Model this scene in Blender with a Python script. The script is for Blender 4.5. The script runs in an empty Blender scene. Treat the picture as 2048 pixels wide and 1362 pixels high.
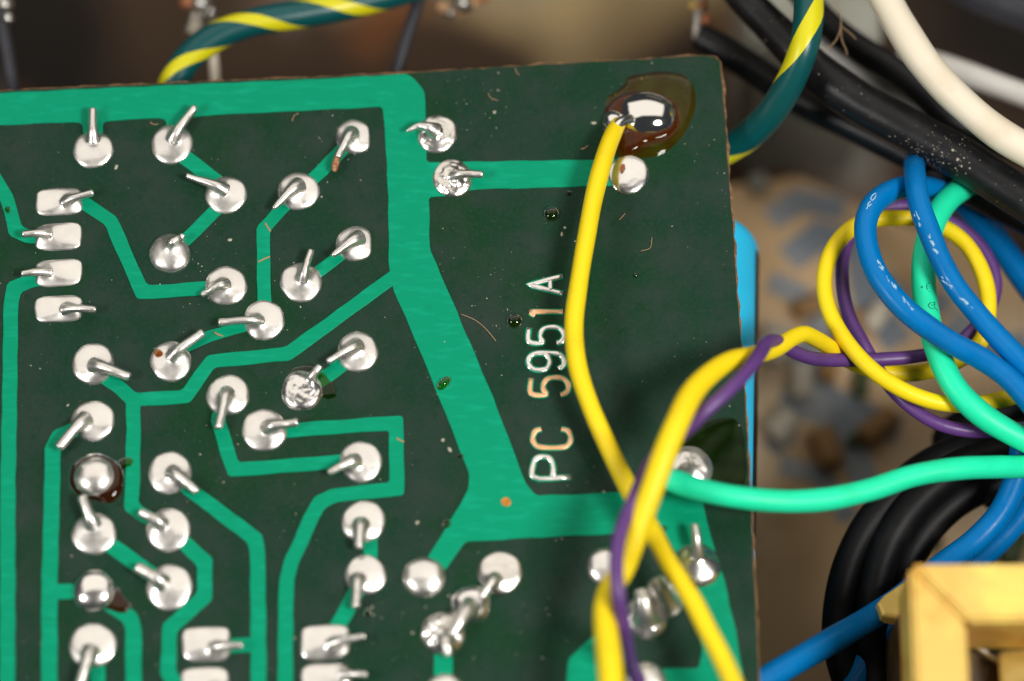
import bpy, bmesh, math, random
import numpy as np
from mathutils import Vector, Matrix
from mathutils.bvhtree import BVHTree
from mathutils import noise as mnoise

random.seed(7)
rng = np.random.default_rng(11)
SC = bpy.context.scene
COL = SC.collection
MM = 0.001                     # all lengths below are millimetres, the scene is in metres

# ------------------------------------------------------------------ camera
TILT = math.radians(20.0)      # camera leans towards the viewer's side of the board
DIST = 220.0                   # mm from the lens to the board's centre
FPX = 6600.0                   # focal length in photo pixels (2048 wide)
CAM = np.array([0.0, -DIST * math.sin(TILT), DIST * math.cos(TILT)])
FWD = np.array([0.0, math.sin(TILT), -math.cos(TILT)])
UPV = np.array([0.0, math.cos(TILT), math.sin(TILT)])
cam_data = bpy.data.cameras.new('camera')
cam_data.sensor_width = 23.6
cam_data.lens = FPX / 2048.0 * 23.6
cam_data.clip_start = 0.01
cam_data.clip_end = 5.0
cam_data.dof.use_dof = True
cam_data.dof.aperture_fstop = 7.6
cam_data.dof.aperture_blades = 7
cam = bpy.data.objects.new('camera', cam_data)
COL.objects.link(cam)
cam.location = CAM * MM
cam.rotation_euler = (TILT, 0, 0)
SC.camera = cam


def P(u, v, h=0.0):
    """photo pixel -> point (mm) on the horizontal plane at height h above the board's face"""
    r = FWD * FPX + np.array([1.0, 0, 0]) * (u - 1024.0) + UPV * (681.0 - v)
    return CAM + r * ((h - CAM[2]) / r[2])


def pxmm(u, v, h=0.0):
    return FPX / float(np.dot(P(u, v, h) - CAM, FWD))


_f = P(1080, 520, 0.5)
cam_data.dof.focus_distance = float(np.dot(_f - CAM, FWD)) * MM

# ------------------------------------------------------------------ light
W = bpy.data.worlds.new('World')
SC.world = W
W.use_nodes = True
W.node_tree.nodes['Background'].inputs[0].default_value = (0.62, 0.66, 0.72, 1)
W.node_tree.nodes['Background'].inputs[1].default_value = 0.05


def area(name, loc, target, size, power, color, shape='DISK', size_y=None):
    l = bpy.data.lights.new(name, 'AREA')
    l.shape = shape
    l.size = size * MM
    if size_y:
        l.size_y = size_y * MM
    l.energy = power
    l.color = color
    o = bpy.data.objects.new(name, l)
    COL.objects.link(o)
    o.location = Vector(loc) * MM
    d = (Vector(target) - Vector(loc))
    o.rotation_euler = d.to_track_quat('-Z', 'Y').to_euler()
    return o


area('flash_right', (105, -70, 185), (10, 0, 0), 60, 0.39, (1.0, 0.97, 0.92))
area('flash_left', (-150, -70, 165), (0, 0, 0), 60, 0.175, (1.0, 0.97, 0.93))
area('ceiling_bounce', (-20, 260, 380), (0, 10, 0), 760, 1.05, (1.0, 0.93, 0.83), 'RECTANGLE', 480)

SC.view_settings.view_transform = 'Standard'
SC.view_settings.look = 'None'
SC.view_settings.exposure = 0.18
SC.view_settings.gamma = 1.0
SC.cycles.use_denoising = True
SC.cycles.max_bounces = 8
SC.cycles.transparent_max_bounces = 12
SC.cycles.sample_clamp_indirect = 4.0


# ------------------------------------------------------------------ materials
def pm(name, base, rough=0.4, metal=0.0, spec=0.5, var=None, bump=None, coat=0.0, rvar=None, stretch=(1, 1, 1), crough=0.15, cior=1.5, detail=5):
    """principled material; var = list of (colour, noise scale per metre, low, high); bump = (scale, strength)"""
    m = bpy.data.materials.new(name)
    m.use_nodes = True
    nt = m.node_tree
    n = nt.nodes
    b = n['Principled BSDF']
    b.inputs['Base Color'].default_value = (*base, 1)
    b.inputs['Roughness'].default_value = rough
    b.inputs['Metallic'].default_value = metal
    b.inputs['Specular IOR Level'].default_value = spec
    b.inputs['Coat Weight'].default_value = coat
    b.inputs['Coat Roughness'].default_value = crough
    b.inputs['Coat IOR'].default_value = cior
    tc = n.new('ShaderNodeTexCoord')
    mp = n.new('ShaderNodeMapping')
    mp.inputs['Scale'].default_value = stretch
    nt.links.new(tc.outputs['Object'], mp.inputs['Vector'])
    vec = mp.outputs['Vector']

    def noise(scale, detail=4, off=0.0):
        t = n.new('ShaderNodeTexNoise')
        t.noise_dimensions = '4D'
        t.inputs['W'].default_value = off
        t.inputs['Scale'].default_value = scale
        t.inputs['Detail'].default_value = detail
        t.inputs['Roughness'].default_value = 0.6
        nt.links.new(vec, t.inputs['Vector'])
        return t.outputs['Fac']

    if var:
        prev = None
        for k, (c, s, lo, hi) in enumerate(var):
            r = n.new('ShaderNodeMapRange')
            r.inputs['From Min'].default_value = lo
            r.inputs['From Max'].default_value = hi
            nt.links.new(noise(s, detail, k * 3.1), r.inputs['Value'])
            mx = n.new('ShaderNodeMix')
            mx.data_type = 'RGBA'
            nt.links.new(r.outputs['Result'], mx.inputs['Factor'])
            if prev is None:
                mx.inputs[6].default_value = (*base, 1)
            else:
                nt.links.new(prev, mx.inputs[6])
            mx.inputs[7].default_value = (*c, 1)
            prev = mx.outputs[2]
        nt.links.new(prev, b.inputs['Base Color'])
    if rvar:
        r = n.new('ShaderNodeMapRange')
        r.inputs['From Min'].default_value = 0.35
        r.inputs['From Max'].default_value = 0.65
        r.inputs['To Min'].default_value = rvar[1]
        r.inputs['To Max'].default_value = rvar[2]
        nt.links.new(noise(rvar[0], 4, 9.0), r.inputs['Value'])
        nt.links.new(r.outputs['Result'], b.inputs['Roughness'])
    if bump:
        bp = n.new('ShaderNodeBump')
        bp.inputs['Strength'].default_value = bump[1]
        bp.inputs['Distance'].default_value = bump[2] * MM if len(bump) > 2 else 0.0001
        nt.links.new(noise(bump[0], 3, 17.0), bp.inputs['Height'])
        nt.links.new(bp.outputs['Normal'], b.inputs['Normal'])
    return m


def resin(name, tint, rough=0.03, extra=0.0, body=(0.02, 0.012, 0.004), tint2=None, ior=1.45):
    """clear hardened flux: tinted see-through body with a glossy skin"""
    m = bpy.data.materials.new(name)
    m.use_nodes = True
    nt = m.node_tree
    n = nt.nodes
    n.remove(n['Principled BSDF'])
    tr = n.new('ShaderNodeBsdfTransparent')
    tr.inputs[0].default_value = (*tint, 1)
    if tint2:
        tc = n.new('ShaderNodeTexCoord')
        nz = n.new('ShaderNodeTexNoise'); nz.inputs['Scale'].default_value = 900; nz.inputs['Detail'].default_value = 5
        nt.links.new(tc.outputs['Object'], nz.inputs['Vector'])
        mr = n.new('ShaderNodeMapRange'); mr.inputs['From Min'].default_value = 0.42; mr.inputs['From Max'].default_value = 0.62
        nt.links.new(nz.outputs['Fac'], mr.inputs['Value'])
        mc = n.new('ShaderNodeMix'); mc.data_type = 'RGBA'
        mc.inputs[6].default_value = (*tint, 1); mc.inputs[7].default_value = (*tint2, 1)
        nt.links.new(mr.outputs['Result'], mc.inputs['Factor'])
        nt.links.new(mc.outputs[2], tr.inputs[0])
    df = n.new('ShaderNodeBsdfDiffuse')
    df.inputs[0].default_value = (*body, 1)
    m0 = n.new('ShaderNodeMixShader')
    m0.inputs[0].default_value = extra
    gl = n.new('ShaderNodeBsdfGlossy')
    gl.inputs['Roughness'].default_value = rough
    fr = n.new('ShaderNodeFresnel')
    fr.inputs[0].default_value = ior
    mx = n.new('ShaderNodeMixShader')
    nt.links.new(tr.outputs[0], m0.inputs[1])
    nt.links.new(df.outputs[0], m0.inputs[2])
    nt.links.new(fr.outputs[0], mx.inputs[0])
    nt.links.new(m0.outputs[0], mx.inputs[1])
    nt.links.new(gl.outputs[0], mx.inputs[2])
    nt.links.new(mx.outputs[0], n['Material Output'].inputs[0])
    return m


def striped(name, c1, c2, frac, twist, count=2.0, phase=0.25):
    """two-colour insulation: the second colour winds round the wire (UV: x round, y metres along)"""
    m = pm(name, c1, 0.36, bump=(2500, 0.12))
    nt = m.node_tree
    n = nt.nodes
    uv = n.new('ShaderNodeUVMap')
    sp = n.new('ShaderNodeSeparateXYZ')
    nt.links.new(uv.outputs[0], sp.inputs[0])
    a = n.new('ShaderNodeMath'); a.operation = 'MULTIPLY_ADD'
    a.inputs[1].default_value = twist
    d2 = n.new('ShaderNodeMath'); d2.operation = 'MULTIPLY_ADD'
    d2.inputs[1].default_value = count
    d2.inputs[2].default_value = phase
    nt.links.new(sp.outputs[0], d2.inputs[0])
    nt.links.new(sp.outputs[1], a.inputs[0])
    nt.links.new(d2.outputs[0], a.inputs[2])
    f = n.new('ShaderNodeMath'); f.operation = 'FRACT'
    nt.links.new(a.outputs[0], f.inputs[0])
    g = n.new('ShaderNodeMath'); g.operation = 'LESS_THAN'
    g.inputs[1].default_value = frac
    nt.links.new(f.outputs[0], g.inputs[0])
    mx = n.new('ShaderNodeMix'); mx.data_type = 'RGBA'
    mx.inputs[6].default_value = (*c1, 1)
    mx.inputs[7].default_value = (*c2, 1)
    nt.links.new(g.outputs[0], mx.inputs['Factor'])
    nt.links.new(mx.outputs[2], n['Principled BSDF'].inputs['Base Color'])
    return m


M = {}
M['mask'] = pm('solder_mask_over_laminate', (0.009, 0.039, 0.022), 0.38, spec=0.08,
               var=[((0.006, 0.042, 0.014), 90, 0.45, 0.65), ((0.028, 0.044, 0.037), 260, 0.42, 0.72), ((0.005, 0.034, 0.012), 1100, 0.55, 0.75), ((0.030, 0.050, 0.036), 4000, 0.5, 0.8)],
               bump=(1500, 0.05), rvar=(120, 0.30, 0.50))
M['laminate'] = pm('brown_paper_laminate', (0.16, 0.075, 0.03), 0.8, var=[((0.30, 0.17, 0.08), 2500, 0.45, 0.7)], bump=(4000, 0.6))
M['trace'] = pm('green_mask_over_copper', (0.0, 0.280, 0.145), 0.40, spec=0.10,
                var=[((0.0, 0.28, 0.145), 260, 0.45, 0.7), ((0.004, 0.37, 0.21), 1500, 0.5, 0.8), ((0.002, 0.20, 0.095), 700, 0.62, 0.76)], bump=(2600, 0.10), stretch=(0.35, 1.6, 1))
M['solder'] = pm('dull_solder', (0.92, 0.885, 0.83), 0.40, 1.0, var=[((0.80, 0.755, 0.71), 700, 0.45, 0.7)],
                 rvar=(900, 0.30, 0.46), bump=(1800, 0.12), coat=1.0, crough=0.12, cior=3.0)
M['solder_rough'] = pm('lumpy_solder', (0.88, 0.85, 0.80), 0.26, 1.0, var=[((0.72, 0.68, 0.62), 900, 0.45, 0.7)], bump=(1300, 0.35))
M['solder_shiny'] = pm('bright_solder', (0.88, 0.86, 0.83), 0.08, 1.0, rvar=(300, 0.05, 0.12))
M['solder_bright'] = pm('clean_solder', (0.92, 0.89, 0.85), 0.24, 1.0, var=[((0.82, 0.78, 0.74), 700, 0.45, 0.7)], rvar=(500, 0.18, 0.30), coat=1.0, crough=0.07, cior=3.0)
M['lead'] = pm('tinned_lead', (0.86, 0.83, 0.78), 0.38, 1.0, var=[((0.70, 0.65, 0.60), 1400, 0.45, 0.75)], bump=(2500, 0.2), coat=1.0, crough=0.1, cior=2.0)
M['copper'] = pm('bare_copper', (0.86, 0.46, 0.22), 0.5, 0.6, var=[((0.90, 0.62, 0.40), 1800, 0.4, 0.7)])
M['rust'] = pm('rusty_lead_tip', (0.32, 0.10, 0.035), 0.7, var=[((0.55, 0.36, 0.22), 3000, 0.5, 0.65)], bump=(5000, 0.6))
M['flux'] = resin('amber_flux', (0.86, 0.74, 0.30), extra=0.16, body=(0.16, 0.09, 0.008), tint2=(0.70, 0.42, 0.12), ior=1.30)
M['flux_brown'] = resin('burnt_flux', (0.50, 0.20, 0.05), extra=0.35, body=(0.13, 0.030, 0.003), tint2=(0.75, 0.42, 0.12), ior=1.35)
M['flux_dark'] = resin('dark_burnt_flux', (0.30, 0.12, 0.03), extra=0.35, body=(0.07, 0.02, 0.004))
M['haze_resin'] = resin('thin_dark_resin', (0.42, 0.50, 0.20), 0.16, extra=0.05, tint2=(0.62, 0.70, 0.35), ior=1.25)
M['drop'] = resin('flux_drop', (0.45, 0.58, 0.18), extra=0.05)
M['yellow'] = pm('yellow_insulation', (0.94, 0.70, 0.010), 0.42, spec=0.3, var=[((0.86, 0.58, 0.008), 300, 0.5, 0.75)], bump=(2200, 0.10))
M['purple'] = pm('purple_insulation', (0.115, 0.042, 0.205), 0.40, var=[((0.085, 0.030, 0.15), 400, 0.5, 0.75)], bump=(3500, 0.25))
M['mint'] = pm('mint_green_insulation', (0.015, 0.80, 0.43), 0.42, spec=0.3, var=[((0.01, 0.68, 0.34), 300, 0.5, 0.75)], bump=(2500, 0.15))
M['blue'] = pm('blue_insulation', (0.0, 0.165, 0.47), 0.30, spec=0.2, var=[((0.0, 0.135, 0.39), 300, 0.5, 0.75)], bump=(1800, 0.14), rvar=(600, 0.22, 0.42))
M['black'] = pm('black_sleeving', (0.006, 0.006, 0.007), 0.40, spec=0.35, var=[((0.017, 0.017, 0.018), 700, 0.5, 0.75)], bump=(1800, 0.2))
M['rubber'] = pm('black_rubber', (0.004, 0.004, 0.005), 0.5, spec=0.18, var=[((0.012, 0.012, 0.012), 500, 0.5, 0.75)], bump=(1500, 0.25))
M['grey'] = pm('dark_grey_sleeving', (0.035, 0.035, 0.043), 0.34, spec=0.4, bump=(1800, 0.2))
M['white'] = pm('cream_insulation', (0.80, 0.72, 0.57), 0.45, var=[((0.72, 0.60, 0.44), 250, 0.52, 0.75)], bump=(1500, 0.1))
M['pale'] = pm('pale_grey_insulation', (0.62, 0.60, 0.56), 0.45, var=[((0.5, 0.46, 0.4), 250, 0.5, 0.75)])
M['earth'] = striped('green_yellow_insulation', (0.0, 0.075, 0.078), (0.70, 0.64, 0.008), 0.30, -172.0)
M['earth_single'] = striped('green_yellow_insulation_single', (0.0, 0.075, 0.078), (0.70, 0.64, 0.008), 0.21, -80.0, 1.0, 0.16)
M['sleeve_blue'] = pm('light_blue_sleeve', (0.03, 0.60, 0.98), 0.40, spec=0.3, var=[((0.025, 0.54, 0.92), 200, 0.5, 0.75)])
M['brass'] = pm('varnished_brass_frame', (0.74, 0.50, 0.12), 0.45, 0.25,
                var=[((0.66, 0.28, 0.03), 150, 0.48, 0.62), ((0.86, 0.68, 0.14), 200, 0.50, 0.66), ((0.36, 0.13, 0.015), 380, 0.60, 0.74)], bump=(700, 0.25))
M['cavity'] = pm('dark_varnished_winding', (0.05, 0.022, 0.008), 0.4, var=[((0.14, 0.09, 0.02), 250, 0.45, 0.65)], coat=0.5)
M['former'] = pm('gold_coil_former', (0.55, 0.40, 0.12), 0.4, var=[((0.40, 0.24, 0.05), 300, 0.45, 0.7)])
M['floor'] = pm('dusty_rusty_chassis', (0.055, 0.031, 0.016), 0.6, spec=0.2,
                var=[((0.50, 0.36, 0.18), 40, 0.52, 0.66), ((0.008, 0.005, 0.003), 44, 0.46, 0.60), ((0.26, 0.08, 0.016), 60, 0.56, 0.72), ((0.36, 0.36, 0.32), 50, 0.60, 0.74)], detail=1.5)
M['tan'] = pm('tan_phenolic_board', (0.68, 0.46, 0.25), 0.6, spec=0.2,
              var=[((0.74, 0.56, 0.37), 60, 0.48, 0.62), ((0.48, 0.30, 0.15), 80, 0.52, 0.66)])
M['slate'] = pm('slate_grey_track', (0.20, 0.23, 0.27), 0.5, var=[((0.36, 0.37, 0.38), 180, 0.45, 0.65)])
M['moss'] = pm('dull_green_component', (0.06, 0.085, 0.03), 0.5)
M['ochre'] = pm('ochre_component', (0.36, 0.19, 0.06), 0.5)
M['ivory'] = pm('ivory_component', (0.62, 0.55, 0.44), 0.5)
M['steel'] = pm('tinned_steel', (0.62, 0.60, 0.56), 0.35, 1.0, var=[((0.5, 0.42, 0.32), 500, 0.5, 0.7)])
M['plate'] = pm('pale_galvanised_plate', (0.34, 0.34, 0.29), 0.55, var=[((0.24, 0.22, 0.17), 120, 0.45, 0.65)])
M['amber'] = pm('amber_stain', (0.62, 0.25, 0.02), 0.4, var=[((0.35, 0.12, 0.01), 2500, 0.45, 0.6)])
M['dust'] = pm('pale_dust', (0.50, 0.46, 0.36), 0.9)
M['fibre'] = pm('brown_fibre', (0.42, 0.28, 0.15), 0.7)
M['ink_black'] = pm('black_ink', (0.01, 0.06, 0.035), 0.6)
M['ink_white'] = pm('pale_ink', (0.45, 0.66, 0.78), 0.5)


# ------------------------------------------------------------------ mesh helpers
def link_mesh(name, verts, faces, mat, parent=None, smooth=True, uvs=None, mats=None, fmat=None):
    me = bpy.data.meshes.new(name)
    me.from_pydata([tuple(float(c) * MM for c in v) for v in verts], [], faces)
    if uvs is not None:
        l = me.uv_layers.new(name='UVMap')
        flat = [c for f in uvs for uv in f for c in uv]
        l.data.foreach_set('uv', flat)
    for mm_ in (mats or [mat]):
        me.materials.append(mm_)
    if fmat is not None:
        me.polygons.foreach_set('material_index', fmat)
    me.polygons.foreach_set('use_smooth', [smooth] * len(me.polygons))
    me.update()
    o = bpy.data.objects.new(name, me)
    COL.objects.link(o)
    if parent:
        attach(o, parent)
    return o


def bm_obj(name, bm, mat, parent=None, smooth=False):
    bmesh.ops.recalc_face_normals(bm, faces=bm.faces)
    for v in bm.verts:
        v.co *= MM
    me = bpy.data.meshes.new(name)
    bm.to_mesh(me)
    bm.free()
    for mm_ in (mat if isinstance(mat, list) else [mat]):
        me.materials.append(mm_)
    me.polygons.foreach_set('use_smooth', [smooth] * len(me.polygons))
    o = bpy.data.objects.new(name, me)
    COL.objects.link(o)
    if parent:
        attach(o, parent)
    return o


def world_loc(o):
    v = Vector(o.location)
    return v if o.parent is None else v + Vector(o.parent.get('_wl', (0, 0, 0)))


def attach(o, parent):
    o.parent = parent
    if parent.type == 'EMPTY':
        o.matrix_parent_inverse = Matrix.Translation(-Vector(parent.location))


def tag(o, label, cat, group=None, kind=None):
    o['label'] = label
    o['category'] = cat
    if group:
        o['group'] = group
    if kind:
        o['kind'] = kind
    return o


def empty(name, loc_mm, label, cat, group=None):
    e = bpy.data.objects.new(name, None)
    e.empty_display_size = 0.003
    COL.objects.link(e)
    e.location = Vector([float(c) for c in loc_mm]) * MM
    return tag(e, label, cat, group)


def spline(pts, n=10):
    """smooth curve through the points (rows may hold extra columns such as a radius)"""
    p = np.array(pts, float)
    if len(p) < 3:
        t = np.linspace(0, 1, n + 1)[:, None]
        return p[0] * (1 - t) + p[-1] * t
    d = np.sqrt(np.linalg.norm(np.diff(p[:, :3], axis=0), axis=1)) + 1e-6
    t = np.concatenate([[0], np.cumsum(d)])
    m = np.zeros_like(p)
    for i in range(1, len(p) - 1):
        h0, h1 = d[i - 1], d[i]
        m[i] = ((p[i] - p[i - 1]) / h0 * h1 + (p[i + 1] - p[i]) / h1 * h0) / (h0 + h1)
    m[0] = (p[1] - p[0]) / d[0]
    m[-1] = (p[-1] - p[-2]) / d[-1]
    out = []
    for i in range(len(p) - 1):
        s = np.linspace(0, 1, n, endpoint=False)[:, None]
        h = d[i]
        out.append((2 * s**3 - 3 * s**2 + 1) * p[i] + (s**3 - 2 * s**2 + s) * h * m[i]
                   + (-2 * s**3 + 3 * s**2) * p[i + 1] + (s**3 - s**2) * h * m[i + 1])
    return np.concatenate(out + [p[-1:]])


def tube_data(path, radii, segs=18, flat=1.0, cap=True, base=0):
    """round (or flattened in z) tube along a path"""
    path = np.asarray(path, float)
    n = len(path)
    radii = np.broadcast_to(np.asarray(radii, float), (n,))
    tan = np.gradient(path, axis=0)
    tan /= np.linalg.norm(tan, axis=1)[:, None] + 1e-12
    ref = np.array([0, 0, 1.0]) if abs(tan[0][2]) < 0.9 else np.array([0, 1.0, 0])
    nrm = np.cross(tan[0], ref); nrm /= np.linalg.norm(nrm)
    verts, faces, uvs = [], [], []
    L = np.concatenate([[0], np.cumsum(np.linalg.norm(np.diff(path, axis=0), axis=1))])
    for i in range(n):
        nrm = nrm - tan[i] * np.dot(nrm, tan[i])
        nrm /= np.linalg.norm(nrm)
        bi = np.cross(tan[i], nrm)
        for k in range(segs):
            a = 2 * math.pi * k / segs
            off = (nrm * math.cos(a) + bi * math.sin(a)) * radii[i]
            off[2] *= flat
            verts.append(path[i] + off)
    for i in range(n - 1):
        for k in range(segs):
            k2 = (k + 1) % segs
            faces.append((base + i * segs + k, base + i * segs + k2, base + (i + 1) * segs + k2, base + (i + 1) * segs + k))
            u0, u1 = k / segs, (k + 1) / segs
            v0, v1 = L[i] * MM, L[i + 1] * MM
            uvs.append([(u0, v0), (u1, v0), (u1, v1), (u0, v1)])
    if cap:
        for idx, rev in ((0, True), (n - 1, False)):
            loop = [base + idx * segs + k for k in range(segs)]
            faces.append(tuple(reversed(loop)) if rev else tuple(loop))
            uvs.append([(0, L[idx] * MM)] * segs)
    return verts, faces, uvs


WIRES = {}


def wire(key, name, pts, dia, mat, label, cat='wire', group=None, parent=None, segs=20, n=9, wob=0.02, tagit=True):
    """insulated wire through photo pixels with heights: pts = (u, v, height mm[, diameter factor])"""
    rows = []
    for q in pts:
        c = P(q[0], q[1], q[2])
        rows.append([*c, dia / 2 * (q[3] if len(q) > 3 else 1.0)])
    for end, q in ((0, pts[0]), (-1, pts[-1])):      # wires that leave the picture run on
        if not (0 <= q[0] <= 2048 and 0 <= q[1] <= 1362):
            a_, b_ = (np.array(rows[0]), np.array(rows[1])) if end == 0 else (np.array(rows[-1]), np.array(rows[-2]))
            d_ = (a_ - b_)[:3] * np.array([1, 1, 0.15])
            e_ = [*(a_[:3] + d_ / np.linalg.norm(d_) * 30.0), a_[3]]
            rows.insert(0, e_) if end == 0 else rows.append(e_)
    s = spline(rows, n)
    rad = s[:, 3]
    if wob:
        ph = rng.uniform(0, 6, 3)
        L = np.concatenate([[0], np.cumsum(np.linalg.norm(np.diff(s[:, :3], axis=0), axis=1))])
        rad = rad * (1 + wob * (np.sin(L * 0.55 + ph[0]) + 0.6 * np.sin(L * 1.35 + ph[1])))
    v, f, uv = tube_data(s[:, :3], rad, segs)
    o = link_mesh(name, v, f, mat, parent, True, uv)
    if tagit and parent is None:
        tag(o, label, cat, group)
    WIRES[key] = (o, np.array(v), f)
    return o


def strokes_on(key, strokes, width, mat, parent, name='printed_mark'):
    """ink strokes drawn in photo pixels, laid on the surface of a wire"""
    _, v, f = WIRES[key]
    bvh = BVHTree.FromPolygons([tuple(x) for x in v], f)
    for st in strokes:
        pts = []
        for (u, w) in st:
            r = P(u, w, 0) - CAM
            hit = bvh.ray_cast(Vector(CAM), Vector(r).normalized())
            if hit[0] is not None:
                pts.append(np.array(hit[0]) + np.array(hit[1]) * 0.004)
        if len(pts) < 2:
            continue
        d = np.concatenate([np.linspace(pts[i], pts[i + 1], 3, endpoint=False) for i in range(len(pts) - 1)] + [[pts[-1]]])
        vv, ff, uu = tube_data(d, width / 2, 6)
        link_mesh(name, vv, ff, mat, parent)


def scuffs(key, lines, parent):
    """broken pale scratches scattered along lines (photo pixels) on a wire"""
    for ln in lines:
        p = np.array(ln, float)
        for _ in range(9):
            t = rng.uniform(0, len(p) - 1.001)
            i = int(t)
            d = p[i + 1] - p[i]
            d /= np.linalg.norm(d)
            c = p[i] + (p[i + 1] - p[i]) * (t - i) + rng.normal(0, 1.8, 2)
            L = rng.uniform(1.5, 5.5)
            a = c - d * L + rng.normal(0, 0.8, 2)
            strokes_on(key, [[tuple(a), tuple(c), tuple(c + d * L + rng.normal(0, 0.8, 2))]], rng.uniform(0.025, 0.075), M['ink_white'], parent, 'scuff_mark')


def box(bm, x0, x1, y0, y1, z0, z1):
    vs = [bm.verts.new((x, y, z)) for z in (z0, z1) for x, y in ((x0, y0), (x1, y0), (x1, y1), (x0, y1))]
    for idx in ((0, 3, 2, 1), (4, 5, 6, 7), (0, 1, 5, 4), (1, 2, 6, 5), (2, 3, 7, 6), (3, 0, 4, 7)):
        bm.faces.new([vs[i] for i in idx])


def slab(name, outline, z0, z1, mat, parent=None, bevel=0.0):
    """solid plate with the given outline (mm), chamfered along its upper rim"""
    bm = bmesh.new()
    lo = [bm.verts.new((x, y, z0)) for x, y in outline]
    f = bm.faces.new(lo)
    f.normal_update()
    if f.normal.z > 0:
        f.normal_flip()
    ext = bmesh.ops.extrude_face_region(bm, geom=[f])
    up = [g for g in ext['geom'] if isinstance(g, bmesh.types.BMVert)]
    for v in up:
        v.co.z = z1
    if bevel:
        es = [e for e in bm.edges if all(abs(v.co.z - z1) < 1e-6 for v in e.verts) and len(e.link_faces) == 2
              and any(abs(ff.normal.z) < 0.5 for ff in e.link_faces)]
        bm.normal_update()
        bmesh.ops.bevel(bm, geom=es, offset=bevel, segments=2, affect='EDGES', profile=0.5)
    return bm_obj(name, bm, mat, parent)


def strip_outline(pts, width):
    """mitred outline of a constant-width polyline"""
    p = np.array(pts, float)
    w = np.broadcast_to(np.asarray(width, float), (len(p),)) / 2
    L, R = [], []
    for i in range(len(p)):
        if i == 0:
            d = p[1] - p[0]; d /= np.linalg.norm(d); nrm = np.array([-d[1], d[0]]); s = 1
        elif i == len(p) - 1:
            d = p[-1] - p[-2]; d /= np.linalg.norm(d); nrm = np.array([-d[1], d[0]]); s = 1
        else:
            a = p[i] - p[i - 1]; a /= np.linalg.norm(a)
            b = p[i + 1] - p[i]; b /= np.linalg.norm(b)
            na, nb = np.array([-a[1], a[0]]), np.array([-b[1], b[0]])
            nrm = na + nb
            nrm /= np.linalg.norm(nrm)
            s = 1 / max(0.4, float(np.dot(nrm, na)))
        L.append(p[i] + nrm * w[i] * s)
        R.append(p[i] - nrm * w[i] * s)
    return [tuple(q) for q in L] + [tuple(q) for q in reversed(R)]


def xy(u, v, h=0.0):
    return P(u, v, h)[:2]


# ------------------------------------------------------------------ the setting
FLOOR_Z = -44.0
bm = bmesh.new()
g = 14
for i in range(g + 1):
    for j in range(g + 1):
        bm.verts.new((-260 + 520 * i / g, -260 + 520 * j / g, FLOOR_Z + 0.25 * math.sin(i * 2.1) * math.cos(j * 1.7)))
bm.verts.ensure_lookup_table()
for i in range(g):
    for j in range(g):
        a = i * (g + 1) + j
        bm.faces.new([bm.verts[a], bm.verts[a + g + 1], bm.verts[a + g + 2], bm.verts[a + 1]])
floor = bm_obj('chassis_floor', bm, M['floor'], smooth=True)
floor['kind'] = 'structure'
floor['label'] = 'dusty brown chassis floor far below the green board'

# lower tan board on the right with grey tracks and small components, all far out of focus
LB_Z = -30.0
lb = empty('lower_circuit_board', (*xy(1760, 900, LB_Z), LB_Z - 1.6), 'tan phenolic board with slate grey tracks lying far below the wires', 'circuit board')
out = [xy(1440, 372, LB_Z), xy(1600, 352, LB_Z), xy(1790, 440, LB_Z), xy(2200, 560, LB_Z), xy(2230, 1500, LB_Z), xy(1350, 1500, LB_Z)]
slab('laminate', out, LB_Z - 1.6, LB_Z, M['tan'], lb, 0.2)
tk = [[(1575, 520), (1640, 470), (1720, 500), (1735, 600), (1800, 690)], [(1560, 800), (1640, 820), (1700, 880), (1740, 990)],
      [(1600, 700), (1650, 800), (1720, 830), (1800, 860)], [(1540, 440), (1600, 400), (1690, 420)],
      [(1900, 640), (1990, 700), (2060, 690)], [(1580, 860), (1540, 900)], [(1540, 560), (1600, 590), (1640, 650), (1600, 730)], [(1560, 930), (1640, 950), (1700, 1040)], [(1760, 560), (1830, 620), (1900, 600)]]
for k, t in enumerate(tk):
    o = strip_outline([xy(u, v, LB_Z) for u, v in t], [2.4, 2.2, 2.4, 2.0, 2.2, 1.6, 1.8, 1.5, 1.8][k])
    slab('track', o, LB_Z, LB_Z + 0.05 + 0.008 * k, M['slate'], lb)


def low_part(kind, px, z, size, mat, name, parent, ang=0.0):
    """small blurred component: a capsule-shaped body standing or lying on the lower board"""
    c = np.array([*xy(*px, z), z])
    r = size[1] / 2
    d = np.array([math.cos(ang), math.sin(ang), 0.0])
    L = size[0] / 2
    path, rad = [], []
    for s in np.linspace(-1, 1, 13):
        path.append(c + d * s * L + np.array([0, 0, r]))
        rad.append(r * math.sqrt(max(0.02, 1 - max(0.0, (abs(s) - 0.72) / 0.28) ** 2)))
    v, f, u = tube_data(path, rad, 14)
    return link_mesh(name, v, f, mat, parent)


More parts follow.
